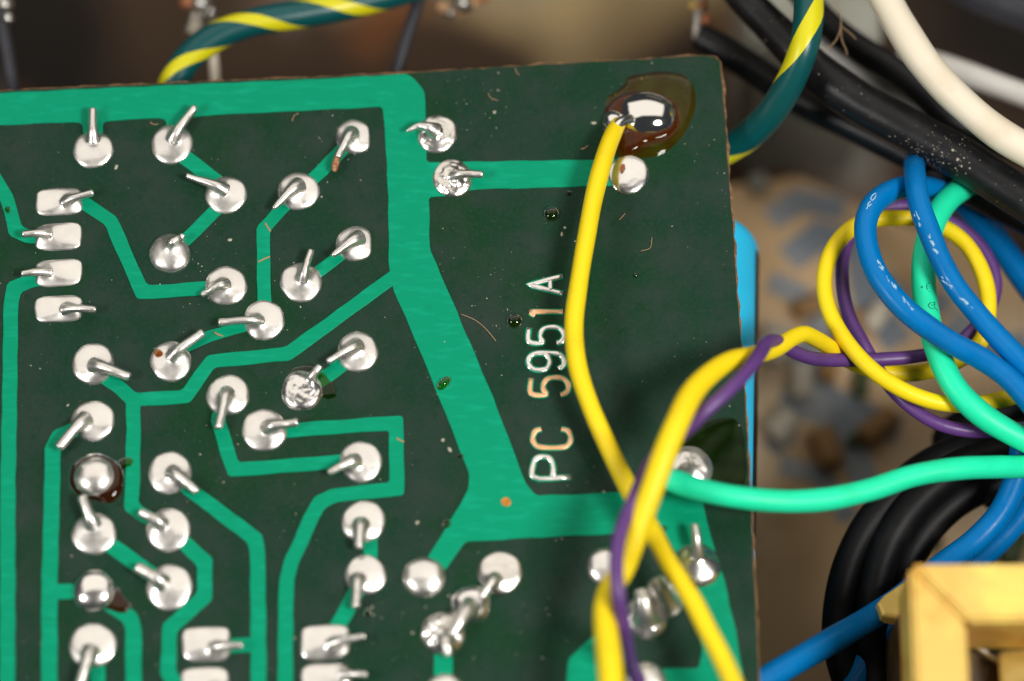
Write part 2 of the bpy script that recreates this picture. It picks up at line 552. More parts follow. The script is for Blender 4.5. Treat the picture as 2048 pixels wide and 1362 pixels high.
for px, size, mt, ang in [((1695, 660), (3.2, 1.6), 'ochre', 1.2), ((1722, 770), (2.6, 1.3), 'moss', 1.4), ((1600, 770), (3.0, 1.7), 'ivory', 1.5),
                          ((1560, 860), (2.6, 2.2), 'ivory', 0.8), ((1755, 860), (3.6, 1.9), 'ochre', 0.7), ((1650, 905), (3.4, 2.2), 'ochre', 1.9),
                          ((1712, 880), (1.8, 1.0), 'moss', 0.5), ((1515, 375), (1.6, 1.6), 'plate', 0.3), ((1545, 700), (3.4, 2.4), 'ivory', 1.3), ((1620, 620), (3.0, 1.6), 'ochre', 0.4), ((1750, 640), (2.6, 1.6), 'ivory', 1.0), ((1655, 745), (2.2, 1.4), 'ochre', 1.4), ((1860, 1020), (3.2, 1.6), 'ochre', 0.7),
                          ((1850, 1090), (2.6, 1.6), 'moss', 0.2), ((2020, 1100), (3.0, 2.0), 'moss', 1.2)]:
    low_part('component', px, LB_Z, size, M[mt], 'component', lb, ang)

# ------------------------------------------------------------------ the circuit board
BT = 1.6
board = empty('circuit_board', (*xy(700, 760), -BT), 'green circuit board, solder side up, printed PC 5951A', 'circuit board')
outline_px = [(-900, 230), (0, 182), (200, 173), (420, 163), (640, 154), (820, 146), (1000, 134), (1200, 123), (1380, 112), (1412, 111), (1430, 114),
              (1440, 124), (1446, 180), (1452, 260), (1457, 340), (1461, 410), (1466, 450), (1472, 560), (1480, 660), (1487, 760),
              (1493, 860), (1499, 960), (1504, 1060), (1509, 1160), (1514, 1260), (1520, 1420), (1545, 1900), (-950, 1930)]
ol = []
for i in range(len(outline_px)):
    a, b = np.array(outline_px[i], float), np.array(outline_px[(i + 1) % len(outline_px)], float)
    k = max(1, int(np.linalg.norm(b - a) / 16)) if (i < 24) else 1
    for s in range(k):
        q = a + (b - a) * s / k
        j = rng.normal(0, 0.7, 2) if 1 <= i < 24 else (0, 0)
        ol.append(xy(q[0] + j[0], q[1] + j[1]))
bm = bmesh.new()
top = [bm.verts.new((x, y, 0.0)) for x, y in ol]
cx, cy = xy(700, 760)
n_ = len(ol)


def inset_ring(d, z, jit=0.0):
    r = []
    for i in range(n_):
        a, b = np.array(ol[i - 1]), np.array(ol[(i + 1) % n_])
        t = b - a
        t /= np.linalg.norm(t)
        nr = np.array([t[1], -t[0]])
        q = np.array(ol[i]) - nr * max(0.02, d + rng.normal(0, jit))
        r.append(bm.verts.new((q[0], q[1], z)))
    return r


sgn = 1.0
r1 = inset_ring(0.11, -0.07, 0.05)
r2 = inset_ring(0.12, -BT, 0.04)
f = bm.faces.new(top)
for ra, rb in ((top, r1), (r1, r2)):
    for i in range(n_):
        k = (i + 1) % n_
        bm.faces.new((ra[i], ra[k], rb[k], rb[i])).material_index = 1
bm.faces.new(list(reversed(r2)))
bm_obj('laminate', bm, [M['mask'], M['laminate']], board)

# copper tracks under green mask -------------------------------------------------
TR = []


def soften(o):
    """etched outline: corners slightly rounded, edges slightly wavy"""
    o = [np.array(q, float) for q in o]
    c = []
    for i in range(len(o)):
        a, b, d = o[i - 1], o[i], o[(i + 1) % len(o)]
        for e in (a, d):
            L = np.linalg.norm(e - b)
            c.append(b + (e - b) / L * min(0.16, 0.3 * L))
    r = []
    for i in range(len(c)):
        a, b = c[i], c[(i + 1) % len(c)]
        L = np.linalg.norm(b - a)
        k = max(1, int(L / 0.7))
        for t in range(k):
            q = a + (b - a) * t / k
            r.append(tuple(q + 0.022 * np.array([math.sin(2.3 * q[1] + 1.1 * q[0]), math.sin(2.0 * q[0] - 1.4 * q[1])]) + rng.normal(0, 0.006, 2)))
    return r


def track_poly(px):
    TR.append([xy(u, v) for u, v in px])


def track(px, w):
    pts = [xy(u, v) for u, v in px]
    s = pxmm(*px[len(px) // 2])
    TR.append(strip_outline(pts, w / s))


track_poly([(-860, 232), (0, 186), (200, 177), (420, 167), (640, 158), (815, 148), (832, 160), (849, 182), (852, 250), (854, 325), (1040, 322), (1235, 319),
            (1235, 371), (1080, 376), (945, 379), (905, 392), (858, 394), (859, 440), (860, 500), (885, 556), (935, 673), (985, 792), (1015, 870), (1043, 945),
            (1052, 968), (1072, 991), (1150, 989), (1240, 984), (1330, 978), (1395, 976), (1407, 1008), (1421, 1073), (1449, 1162), (1471, 1260), (1485, 1345), (1500, 1860),
            (1250, 1860), (1320, 1338), (1398, 1336), (1404, 1300), (1385, 1210), (1358, 1120), (1330, 1066), (1230, 1068), (1080, 1075), (930, 1084),
            (893, 1138), (860, 1160), (838, 1140), (866, 1098), (904, 1036), (938, 976), (937, 945), (888, 820), (838, 698), (787, 580), (778, 537), (776, 400),
            (771, 280), (765, 214), (600, 222), (412, 231), (385, 235), (362, 238), (362, 258), (333, 258), (333, 240), (320, 236), (215, 242), (206, 246), (206, 270),
            (166, 270), (165, 248), (150, 244), (0, 251), (-865, 296)])
track([(800, 545), (680, 632), (575, 708), (422, 723), (400, 752), (373, 793), (300, 798), (266, 800), (240, 776), (205, 752)], 29)
track([(266, 792), (267, 860), (265, 985), (262, 1012), (282, 1028), (330, 1055)], 29)
track([(350, 300), (395, 334), (445, 372)], 31)
track([(448, 405), (372, 480), (345, 505)], 27)
track([(140, 398), (172, 408), (222, 443), (284, 585), (345, 582), (430, 575)], 29)
track([(700, 285), (640, 345), (600, 382)], 28)
track([(592, 390), (560, 422), (527, 458), (527, 530), (529, 630)], 27)
track([(610, 562), (660, 527), (705, 490)], 26)
track([(520, 645), (470, 658), (420, 672), (350, 705)], 23)
track([(712, 708), (660, 748), (608, 782)], 30)
track([(540, 860), (578, 861), (792, 846), (794, 978), (668, 991), (640, 1005), (621, 1036), (607, 1073), (584, 1120), (573, 1162), (571, 1262), (571, 1860)], 30)
track([(444, 800), (436, 842), (467, 940), (560, 933), (710, 921)], 29)
track([(345, 950), (387, 985), (510, 1078), (515, 1100), (517, 1250), (519, 1860)], 31)
track([(340, 1060), (366, 1084), (410, 1124), (409, 1194), (340, 1256), (336, 1345), (356, 1376), (420, 1378)], 31)
track([(192, 1070), (265, 1122), (335, 1172)], 32)
track([(180, 848), (118, 872), (106, 895), (104, 985), (99, 1176), (98, 1860)], 32)
track([(104, 1184), (180, 1182)], 31)
track([(110, 556), (63, 561), (28, 576), (22, 605), (20, 760), (16, 980), (13, 1860)], 30)
track([(90, 476), (58, 474), (31, 462), (15, 398), (-18, 345)], 28)
track([(195, 1190), (238, 1220), (262, 1238), (267, 1262), (269, 1860)], 33)
track([(186, 1290), (196, 1345), (196, 1860)], 30)
track([(728, 1155), (705, 1199), (676, 1252), (660, 1280)], 32)
track([(740, 1050), (742, 1150)], 28)
track([(886, 1260), (887, 1390)], 37)
track([(1000, 1150), (945, 1210)], 24)
track([(440, 1292), (519, 1290)], 30)
track_poly([(1212, 1258), (1186, 1272), (1136, 1320), (1132, 1370), (1132, 1860), (1225, 1860)])
for k, o in enumerate(TR):
    slab('trace', soften(o), -0.02, 0.060 + 0.004 * (k % 8) + 0.0006 * k, M['trace'], board, 0.035)

# solder joints ------------------------------------------------------------------
BANG = math.radians(3.0)


def joint(c, ax, lead=None, n=2.0, dome=0.20, mat='solder', lead_r=0.29, lead_h=0.85, mound=0.50, taper=0.85, flat=None, lump=0.0,
          lead_mat='lead', tip=None, mid=None):
    """one soldered pad (centre and half axes in photo px) with the bent-over component lead"""
    s = pxmm(*c)
    ctr = P(*c, 0.0)
    a, b = (ax, ax) if not isinstance(ax, tuple) else ax
    a, b = a / s, b / s / math.cos(TILT) if isinstance(ax, tuple) else b / s
    ph = rng.uniform(0, 6.28, 6)
    B = T = None
    if lead:
        B = P(*lead[0], 0.25)
        T = P(*lead[-1], lead_h)
    rings, segs = 16, 48
    verts, faces = [], []

    def height(x, y, rho):
        z = 0.05 + dome * min(a, b) * (0.45 * max(0.0, 1 - rho ** 6) ** 0.6 + 0.55 * max(0.0, 1 - rho ** 2))
        if B is not None:
            p = np.array([x, y])
            d = T[:2] - B[:2]
            t = min(1.0, max(-0.0, float(np.dot(p - B[:2], d) / np.dot(d, d))))
            q = B[:2] + d * t
            dist = float(np.linalg.norm(p - q))
            z += mound * (0.7 * math.exp(-(dist / 0.34) ** 2) + 0.3 * math.exp(-(dist / 0.75) ** 2)) * (1 - rho ** 5) * (1 - 0.25 * t)
        if lump:
            z += lump * (1.6 * mnoise.noise(Vector((2.2 * x + ph[0], 2.2 * y + ph[1], 0.3))) + 1.0 * mnoise.noise(Vector((5.0 * x, 5.0 * y, ph[2])))) * (1 - rho ** 4)
        return z

    for i in range(rings + 1):
        rho = (i / rings) ** 0.85
        for k in range(segs):
            th = 2 * math.pi * k / segs
            cs, sn = math.cos(th), math.sin(th)
            rr = 1.0 / (abs(cs) ** n + abs(sn) ** n) ** (1.0 / n)
            rr *= 1 + 0.018 * math.sin(2 * th + ph[0]) + 0.014 * math.sin(3 * th + ph[1]) + 0.008 * math.sin(7 * th + ph[2])
            lx, ly = a * rr * cs * rho, b * rr * sn * rho
            if flat is not None and lx > flat * a:
                lx = flat * a + (lx - flat * a) * 0.3
            x = lx * math.cos(BANG) - ly * math.sin(BANG)
            y = lx * math.sin(BANG) + ly * math.cos(BANG)
            z = height(ctr[0] + x, ctr[1] + y, min(1.0, rho))
            verts.append((ctr[0] + x, ctr[1] + y, z))
    for i in range(rings):
        for k in range(segs):
            k2 = (k + 1) % segs
            faces.append((i * segs + k, (i + 1) * segs + k, (i + 1) * segs + k2, i * segs + k2))
    base = len(verts)
    for k in range(segs):
        v = verts[rings * segs + k]
        verts.append((v[0], v[1], 0.0))
    for k in range(segs):
        k2 = (k + 1) % segs
        faces.append((rings * segs + k, base + k, base + k2, rings * segs + k2))
    o = link_mesh('solder_joint', verts, faces, M[mat], board)
    if B is not None:
        z0 = height(B[0], B[1], min(1.0, float(np.linalg.norm((B - ctr)[:2]) / a)))
        if mid:
            Q = P(*mid, lead_h * 0.95)
            rows = [(*B[:2], z0 * 0.45), (*(B * .6 + Q * .4)[:2], z0 * 0.6 + lead_h * 0.4), tuple(Q), tuple(T)]
        else:
            D = T - B
            rows = [(*(B - 0.12 * D)[:2], z0 * 0.35), (*(B + 0.10 * D)[:2], z0 * 0.85), (*(B + 0.40 * D)[:2], 0.45 * z0 + 0.55 * lead_h),
                    (*(B + 0.72 * D)[:2], lead_h * 0.97), (*T[:2], lead_h)]
        sp_ = spline([list(r) for r in rows], 8)
        m_ = len(sp_)
        t = np.linspace(0, 1, m_)
        rad = lead_r * 1.10 * (1.0 + 0.65 * np.maximum(0, 1 - t * 2.0) ** 1.5 + 0.04 * np.sin(t * 9 + ph[4])) * (1 - (1 - taper) * t ** 2)
        rad[-1] *= 0.72
        rad[-2] *= 0.93
        v, f, u = tube_data(sp_, rad, 14)
        le = link_mesh('lead', v, f, M[lead_mat], o)
        if tip:
            E = P(*tip, lead_h * 0.8)
            v, f, u = tube_data(spline([T - (E - T) * 0.05, (T + E) / 2 + np.array([0, 0, .05]), E], 6), np.array([.2, .2, .21, .22, .23, .24, .24, .23, .22, .22, .21, .2, .12]), 10)
            link_mesh('rusty_tip', v, f, M['rust'], o)
    return o


J = joint
J((186, 300), 41, [(187, 276), (186, 217)], taper=1.0)
J((344, 289), 43, [(350, 276), (391, 213)], lead_r=0.30)
J((708, 274), 38, [(702, 272), (674, 316)], flat=0.80, tip=(668, 343))
J((874, 268), 42, [(868, 264), (812, 263)], mid=(838, 252), taper=0.25, lead_r=0.36, lump=0.05, mat='solder_rough')
J((905, 357), 41, [(915, 353), (967, 349)], lump=0.09, mat='solder_rough', lead_r=0.26)
J((1257, 350), 42, None, dome=0.20, mat='solder_bright', lump=0.008)
for c, l in (((118, 404), [(136, 404), (188, 385)]), ((117, 474), [(92, 469), (44, 469)]), ((117, 546), [(92, 546), (42, 548)]), ((117, 618), [(136, 620), (193, 619)]),
             ((650, 1284), [(668, 1288), (731, 1272)]), ((652, 1362), [(690, 1350), (735, 1350)]), ((413, 1288), [(432, 1296), (486, 1291)]), ((410, 1370), [(430, 1378), (480, 1380)])):
    big = c[1] > 1200
    J(c, (50 if big else 48, 34 if big else 27.5), l, n=4.2, dome=0.20, lead_r=0.25, mound=0.42)
J((452, 390), 42, [(442, 380), (372, 351)], taper=0.55, lead_r=0.30)
J((340, 508), 43, [(344, 494), (368, 470)], lead_r=0.24, dome=0.40)
J((452, 572), 43, [(446, 573), (402, 590)], lead_r=0.26, taper=0.6, lead_h=0.6)
J((597, 383), 42, [(592, 378), (546, 418)], taper=0.35, lead_r=0.34)
J((710, 488), 39, [(712, 482), (664, 512)], taper=0.4, lead_r=0.34, flat=0.82)
J((602, 565), 43, [(607, 556), (623, 499)], lead_r=0.24)
J((528, 641), 43, [(514, 644), (436, 645)], lead_r=0.22, taper=1.1)
J((186, 728), 44, [(196, 735), (260, 754)], lead_r=0.33)
J((342, 723), 43, [(350, 711), (407, 664)], lead_r=0.28, taper=1.05)
J((186, 842), 44, [(166, 846), (116, 897)], lead_r=0.34)
J((456, 791), 44, [(453, 794), (436, 858)], lead_r=0.30)
J((190, 955), 43, None, dome=0.55)
J((188, 1068), 45, [(184, 1046), (163, 992)], lead_r=0.34, lead_h=1.0)
J((340, 946), 45, [(350, 950), (396, 984)], lead_r=0.30)
J((337, 1060), 46, [(320, 1048), (279, 1023)], lead_r=0.30)
J((188, 1182), 45, None, dome=0.52, mat='solder_bright')
J((339, 1175), 48, [(320, 1164), (272, 1133)], lead_r=0.36)
J((185, 1292), 48, [(180, 1312), (158, 1375)], lead_r=0.36)
J((715, 704), 43, [(712, 696), (654, 724)], lead_r=0.25)
J((603, 783), 43, [(624, 757), (641, 732)], dome=0.30, mat='solder_bright', lead_r=0.26, lump=0.04)
J((529, 861), 46, [(540, 857), (597, 845)], lead_r=0.29)
J((722, 924), 44, [(706, 926), (656, 946)], lead_r=0.30, taper=0.6)
J((727, 1044), 45, [(722, 1056), (717, 1096)], lead_r=0.34)
J((731, 1150), 42, [(716, 1166), (711, 1216)], lead_r=0.33)
J((848, 1155), 44, None, dome=0.42)
J((1000, 1146), 46, [(988, 1162), (962, 1196)], lead_r=0.26, mat='solder_rough')
J((942, 1210), 42, [(936, 1224), (902, 1272)], lead_r=0.42, dome=0.5, mat='solder_bright', lead_h=1.3)
J((886, 1268), 46, [(890, 1284), (897, 1312)], lead_r=0.34, lump=0.12, mat='solder_rough', dome=0.34)
J((888, 1392), 46, None, dome=0.35)
J((1213, 1134), 41, None, dome=0.40)
J((1392, 1132), 50, [(1394, 1112), (1389, 1048)], lead_r=0.32, lead_h=1.6, dome=0.42, mat='solder_bright')
J((1291, 1236), 46, [(1290, 1232), (1281, 1178)], lead_r=0.55, lead_h=1.6, dome=0.5, lump=0.06)
J((1328, 1200), 40, [(1330, 1208), (1308, 1158)], lead_r=0.62, lead_h=1.9, dome=0.5, lump=0.06)
J((1292, 1366), 44, None, dome=0.45)
J((1378, 938), 48, [(1372, 944), (1345, 958)], lead_r=0.3, lead_h=2.0, dome=0.38, lump=0.05)

# the large shiny blob that holds the yellow wire, and the flux round it ----------


def pool(name, px, height, mat, parent=board, z0=0.0, rim=3.0, rings=9):
    pts = np.array([P(u, v, 0)[:2] for u, v in px])
    dens = spline([[*p, 0] for p in np.vstack([pts, pts[:1]])], 5)[:-1, :2]
    c = dens.mean(axis=0)
    verts, faces = [(c[0], c[1], z0 + height)], []
    m_ = len(dens)
    for i in range(1, rings + 1):
        rho = i / rings
        z = z0 + height * max(0.0, 1 - rho ** rim) ** 0.6
        for q in dens:
            p = c + (q - c) * rho
            verts.append((p[0], p[1], z if i < rings else z0))
    for k in range(m_):
        faces.append((0, 1 + k, 1 + (k + 1) % m_))
    for i in range(rings - 1):
        for k in range(m_):
            k2 = (k + 1) % m_
            faces.append((1 + i * m_ + k, 1 + (i + 1) * m_ + k, 1 + (i + 1) * m_ + k2, 1 + i * m_ + k2))
    return link_mesh(name, verts, faces, M[mat], parent)


fl = [(850, 760), (930, 700), (985, 655), (1010, 605), (1150, 572), (1300, 560), (1440, 590), (1510, 660), (1540, 760), (1535, 860), (1500, 960), (1440, 1070), (1330, 1180),
      (1240, 1228), (1080, 1245), (930, 1235), (890, 1120), (830, 1000), (820, 860)]
pool('flux_residue', [(1000 + u / 3.937, v / 3.937) for u, v in fl], 0.30, 'flux', rim=5.0)
fb = [(820, 850), (900, 760), (1000, 720), (1130, 705), (1280, 730), (1390, 800), (1425, 900), (1420, 1010), (1350, 1090), (1250, 1130), (1140, 1160), (1060, 1220), (960, 1235), (920, 1150), (870, 1080), (815, 980)]
pool('burnt_flux', [(1000 + u / 3.937, v / 3.937) for u, v in fb], 0.42, 'flux_brown', rim=6.0)
bl = [(930, 900), (950, 810), (1040, 755), (1160, 738), (1280, 770), (1370, 840), (1395, 920), (1375, 1000), (1310, 1060), (1200, 1092), (1080, 1085), (990, 1050), (940, 980)]
pool('solder_blob', [(1000 + u / 3.937, v / 3.937 - 2) for u, v in bl], 1.0, 'solder_shiny', rim=2.1, rings=16)
sb = [(800, 1000), (805, 930), (850, 880), (930, 885), (980, 930), (990, 1000), (950, 1050), (860, 1060)]
pool('solder_blob', [(1000 + u / 3.937, v / 3.937) for u, v in sb], 0.75, 'solder_shiny', rim=2.2, rings=12)
v, f, u = tube_data(spline([list(P(1230, 262, 1.25)), list(P(1238, 247, 1.25)), list(P(1250, 240, 1.0)), list(P(1262, 238, 0.7))], 5), 0.36, 12)
link_mesh('tinned_strands', v, f, M['solder_bright'], board)
# dark flux at some of the joints
pool('burnt_flux', [(140, 930), (160, 912), (195, 905), (225, 915), (245, 935), (248, 965), (240, 990), (222, 1006), (195, 1002), (150, 985), (136, 962)], 0.35, 'flux_dark', rim=6.0)
pool('burnt_flux', [(232, 925), (248, 915), (264, 916), (268, 928), (254, 936), (240, 938)], 0.15, 'drop')
pool('burnt_flux', [(205, 1150), (232, 1170), (252, 1196), (262, 1212), (256, 1226), (238, 1228), (220, 1222), (200, 1215)], 0.22, 'flux_dark', rim=5.0)
pool('flux_residue', [(572, 752), (590, 735), (622, 730), (650, 745), (668, 768), (672, 792), (655, 798), (640, 790), (600, 760)], 0.10, 'drop', rim=6.0)
pool('flux_residue', [(1335, 900), (1365, 872), (1400, 850), (1440, 836), (1472, 840), (1486, 868), (1490, 905), (1493, 950), (1478, 985), (1430, 995), (1360, 985), (1330, 950)], 0.12, 'haze_resin', rim=9.0)

# small hardened flux drops -------------------------------------------------------


def drop(c, rx, ry, h, ang=0.0):
    px = []
    for k in range(14):
        t = 2 * math.pi * k / 14
        x, y = rx * math.cos(t), ry * math.sin(t)
        px.append((c[0] + x * math.cos(ang) - y * math.sin(ang), c[1] + x * math.sin(ang) + y * math.cos(ang)))
    o = pool('flux_drop', px, h, 'drop', rim=2.0, rings=10)
    return o


drop((1103, 428), 18, 16, 0.42)
drop((1029, 642), 18, 16, 0.42)
drop((888, 767), 19, 12, 0.40, -0.75)
drop((1138, 386), 8, 6, 0.16)
drop((1271, 551), 6, 6, 0.15)
drop((893, 1048), 11, 11, 0.35)
drop((735, 1226), 11, 11, 0.40)
drop((1328, 1058), 8, 8, 0.3)
drop((16, 420), 7, 8, 0.3)
drop((921, 912), 8, 5, 0.12)
drop((905, 1195), 12, 8, 0.25)
# small bare spot in the green mask on the wide trace
pool('bare_spot', [(1001, 1003), (1008, 996), (1017, 997), (1022, 1005), (1017, 1013), (1006, 1011)], 0.03, 'amber', z0=0.08)
pool('flux_spot', [(309, 708), (316, 702), (325, 706), (326, 714), (317, 717), (310, 714)], 0.04, 'flux_brown', z0=0.38)
pool('pin_hole', [(1239, 345), (1241, 336), (1247, 333), (1250, 338), (1247, 345), (1242, 350)], 0.03, 'rust', z0=0.50)

# lettering PC 5951A, etched in the copper, reading upwards ------------------------
G = {
    'P': [[(0, 0), (0, 1), (.55, 1), (.9, .92), (1, .74), (.9, .56), (.55, .48), (0, .48)]],
    'C': [[(1, .78), (.9, .93), (.6, 1), (.35, 1), (.08, .9), (0, .72), (0, .28), (.08, .1), (.35, 0), (.6, 0), (.9, .07), (1, .25)]],
    '5': [[(.95, 1), (.08, 1), (.04, .58), (.3, .66), (.62, .66), (.92, .55), (1, .34), (.92, .12), (.62, 0), (.3, 0), (.08, .08), (0, .2)]],
    '9': [[(.98, .66), (.88, .48), (.6, .40), (.35, .40), (.1, .48), (0, .68), (.1, .9), (.38, 1), (.62, 1), (.9, .9), (1, .68), (1, .32), (.9, .1), (.6, 0), (.3, 0), (.06, .14)]],
    '1': [[(.25, .82), (.5, 1), (.5, 0)]],
    'A': [[(0, 0), (.5, 1), (1, 0)], [(.19, .36), (.81, .36)]],
}
TXT = [('P', 1066, 1143, 954, 913, 'solder'), ('C', 1066, 1141, 895, 858, 'copper'), ('5', 1062, 1136, 790, 755, 'copper'), ('9', 1057, 1127, 740, 706, 'solder'),
       ('5', 1058, 1127, 686, 654, 'solder'), ('1', 1058, 1126, 640, 607, 'copper'), ('A', 1056, 1126, 587, 552, 'solder')]
for ch, xt, xb, ys, ye, mt in TXT:
    lt = bpy.data.objects.new('letter' if ch.isalpha() else 'digit', None)
    vs, fs, vs2, fs2 = [], [], [], []
    for st in G[ch]:
        pts = [[*P(xb + (xt - xb) * gy, ys + (ye - ys) * gx, 0.015), 1.0] for gx, gy in st]
        sh = len(st) > 4
        p = spline(pts, 4)[:, :3] if sh else np.concatenate([np.linspace(pts[i][:3], pts[i + 1][:3], 8, endpoint=(i == len(pts) - 2)) for i in range(len(pts) - 1)])
        v, f, _ = tube_data(p, 0.235, 10, 0.22, base=len(vs)); vs += v; fs += f
        w = 0.165 * (1 + 0.15 * np.sin(np.arange(len(p)) * 0.9 + rng.uniform(0, 6)))
        v, f, _ = tube_data(p + np.array([0, 0, 0.03]), w, 10, 0.32, base=len(vs2)); vs2 += v; fs2 += f
    bpy.data.objects.remove(lt)
    b_ = link_mesh('letter' if ch.isalpha() else 'digit', vs, fs, M['trace'], board)
    link_mesh('bare_metal', vs2, fs2, M['solder' if mt == 'solder' else 'copper'], b_)

# ------------------------------------------------------------------ blue capacitor under the right edge
ca, cb = P(1520, 470, -8.0), P(1512, 1150, -8.0)
CR = 7.4
axis = (cb - ca) / np.linalg.norm(cb - ca)
side = np.cross(axis, [0, 0, 1.0]); side /= np.linalg.norm(side)
if side[0] > 0:
    side = -side
cap_e = empty('capacitor', (ca + cb) / 2 + side * CR - np.array([0, 0, CR]), 'light blue sleeved capacitor lying under the edge of the green board', 'capacitor')
path, rad = [], []
LEN = float(np.linalg.norm(cb - ca))
for t, r in ((0, .80), (.1, .88), (.35, .95), (.8, .985), (1.4, 1.0), (LEN * .5, 1.0), (LEN - 1.4, 1.0), (LEN - .5, .96), (LEN, .84)):
    path.append(ca + axis * t + side * CR + np.array([0, 0, -1.0])); rad.append(CR * r)
v, f, u = tube_data(path, rad, 56)
cap_body = link_mesh('sleeve', v, f, M['sleeve_blue'], cap_e)
# black band painting the shade of the lower flank, with a white-blue printed mark
def cap_pt(t, ang, r):
    c = ca + axis * t + side * CR + np.array([0, 0, -1.0])
    return c - side * r * math.cos(ang) + np.array([0, 0, 1.0]) * r * math.sin(ang)
vs, fs = [], []
na, nt_ = 10, 20
for i in range(nt_ + 1):
    for j in range(na + 1):
        vs.append(cap_pt(1.6 + (LEN - 3.2) * i / nt_, math.radians(-60 + 79 * j / na), CR + 0.03))
for i in range(nt_):
    for j in range(na):
        a = i * (na + 1) + j
        fs.append((a, a + 1, a + na + 2, a + na + 1))
link_mesh('shade_band', vs, fs, M['black'], cap_e)
vs, fs = [], []
for (t, g) in ((10.3, 3), (10.9, 7), (11.6, 2), (12.2, 6), (13.2, 4), (14.2, 3), (15.2, 1)):
    vs.append(cap_pt(t, math.radians(g), CR + 0.06)); vs.append(cap_pt(t, math.radians(g - 4), CR + 0.06))
for i in range(6):
    fs.append((2 * i, 2 * i + 1, 2 * i + 3, 2 * i + 2))
link_mesh('printed_mark', vs, fs, M['ink_white'], cap_e)

# ------------------------------------------------------------------ wires over the board
yb = [(1040, 1002, 'x')]
wire('yellowA', 'wire', [(1238, 246, 0.7, .8), (1228, 264, 1.2, .95), (1213, 302, 1.9), (1190, 385, 2.4), (1172, 480, 2.7), (1158, 565, 2.8), (1148, 650, 2.8), (1155, 730, 2.8),
     (1180, 810, 2.8), (1215, 890, 2.7), (1250, 962, 2.6), (1280, 1018, 2.8), (1306, 1064, 3.2), (1331, 1115, 3.8), (1356, 1154, 4.3), (1387, 1204, 4.8), (1415, 1260, 5.2), (1437, 1302, 5.5), (1462, 1356, 5.8), (1500, 1450, 6.0)],
     1.24, M['yellow'], 'yellow wire soldered into the large shiny solder blob near the board corner')
wire('yellowB', 'wire', [(1224, 1450, 7.5, 1.45), (1222, 1360, 7.2, 1.45), (1217, 1302, 6.8, 1.42), (1211, 1250, 6.2, 1.38), (1211, 1215, 5.8, 1.35), (1222, 1176, 5.4, 1.3), (1245, 1140, 5.6, 1.3), (1262, 1095, 6.2, 1.35), (1283, 1036, 6.8, 1.38),
     (1305, 975, 7.4, 1.4), (1330, 905, 7.8, 1.4), (1358, 838, 7.8, 1.38), (1385, 785, 7.0, 1.35), (1420, 748, 6.0, 1.3), (1462, 722, 4.8, 1.22), (1510, 710, 3.4, 1.12), (1552, 696, 2.2, 1.05), (1588, 674, 1.2), (1608, 668, 0.6), (1632, 678, -0.6), (1662, 696, -2.2), (1700, 722, -4.2),
     (1755, 742, -5.2), (1840, 745, -5.4), (1915, 722, -4.8), (1962, 682, -4.0), (1977, 620, -3.6), (1966, 548, -3.4), (1926, 482, -3.2), (1862, 444, -3.0), (1790, 436, -2.8), (1722, 446, -2.6), (1674, 486, -2.4), (1649, 548, -2.2), (1655, 612, -2.0), (1688, 676, -1.8),
     (1738, 734, -1.8), (1802, 778, -1.9), (1868, 803, -2.2), (1935, 810, -2.6), (2000, 800, -3.2), (2100, 770, -4.0)],
     1.12, M['yellow'], 'yellow wire twisted with the purple wire and looped once beside the blue wires')
wire('purple', 'wire', [(1278, 1362, 0.5), (1268, 1340, 1.6), (1258, 1312, 3.4), (1250, 1270, 5.4), (1243, 1228, 6.8), (1237, 1190, 7.6), (1233, 1146, 7.9), (1234, 1104, 7.8), (1240, 1068, 7.6), (1252, 1034, 7.2), (1268, 998, 6.8), (1284, 960, 6.3), (1304, 922, 5.9), (1334, 890, 5.8), (1370, 862, 6.2), (1412, 822, 6.8), (1450, 788, 6.8), (1488, 750, 6.2), (1517, 712, 5.2), (1534, 686, 4.0),
     (1556, 684, 2.2), (1590, 705, 0.4), (1632, 718, -1.2), (1690, 720, -2.6), (1756, 719, -3.4), (1830, 713, -3.8), (1896, 698, -4.6), (1942, 664, -5.0), (1978, 618, -4.8), (1991, 566, -4.6), (1978, 520, -4.4), (1944, 474, -4.2), (1892, 438, -4.0), (1820, 412, -4.0), (1764, 418, -4.0), (1712, 452, -4.0), (1687, 512, -3.8), (1686, 580, -3.8), (1700, 636, -3.8),
     (1722, 680, -3.8), (1746, 722, -4.0), (1776, 768, -3.8), (1812, 806, -3.6), (1866, 843, -3.6), (1925, 860, -3.8), (1990, 862, -4.2), (2100, 850, -5)],
     0.93, M['purple'], 'purple wire twisted round the yellow wire and running on into the loop')
wire('mint1', 'wire', [(1330, 956, 2.3, .85), (1348, 962, 2.5), (1392, 977, 2.8), (1462, 992, 2.8), (1556, 1002, 2.3), (1647, 999, 1.5), (1738, 980, 0.8), (1828, 951, 0.2), (1918, 937, -0.6), (1992, 934, -1.8), (2060, 932, -3.0)],
     1.52, M['mint'], 'mint green wire running from the board edge across to the dark blue wires')
wire('mint2', 'wire', [(1990, 338, -5.0), (1942, 366, -3.8), (1900, 396, -2.4), (1870, 440, -1.4), (1852, 498, -0.9), (1847, 560, -0.7), (1856, 630, -0.7), (1876, 705, -0.8), (1910, 775, -0.9), (1962, 828, -1.2), (2030, 870, -1.8), (2110, 905, -2.4)],
     1.66, M['mint'], 'mint green wire with black print curving inside the yellow loop')
wire('blue1', 'wire', [(1846, 352, -14), (1838, 336, -8), (1830, 326, -3.0), (1829, 340, -0.2), (1832, 372, 1.2), (1840, 412, 1.7), (1858, 462, 1.8), (1882, 520, 1.8), (1912, 574, 1.7), (1950, 622, 1.5), (1990, 668, 1.2), (2032, 712, 1.0), (2110, 790, 0.6)],
     1.50, M['blue'], 'blue wire rising from beneath the black cable and crossing over the other blue wire')
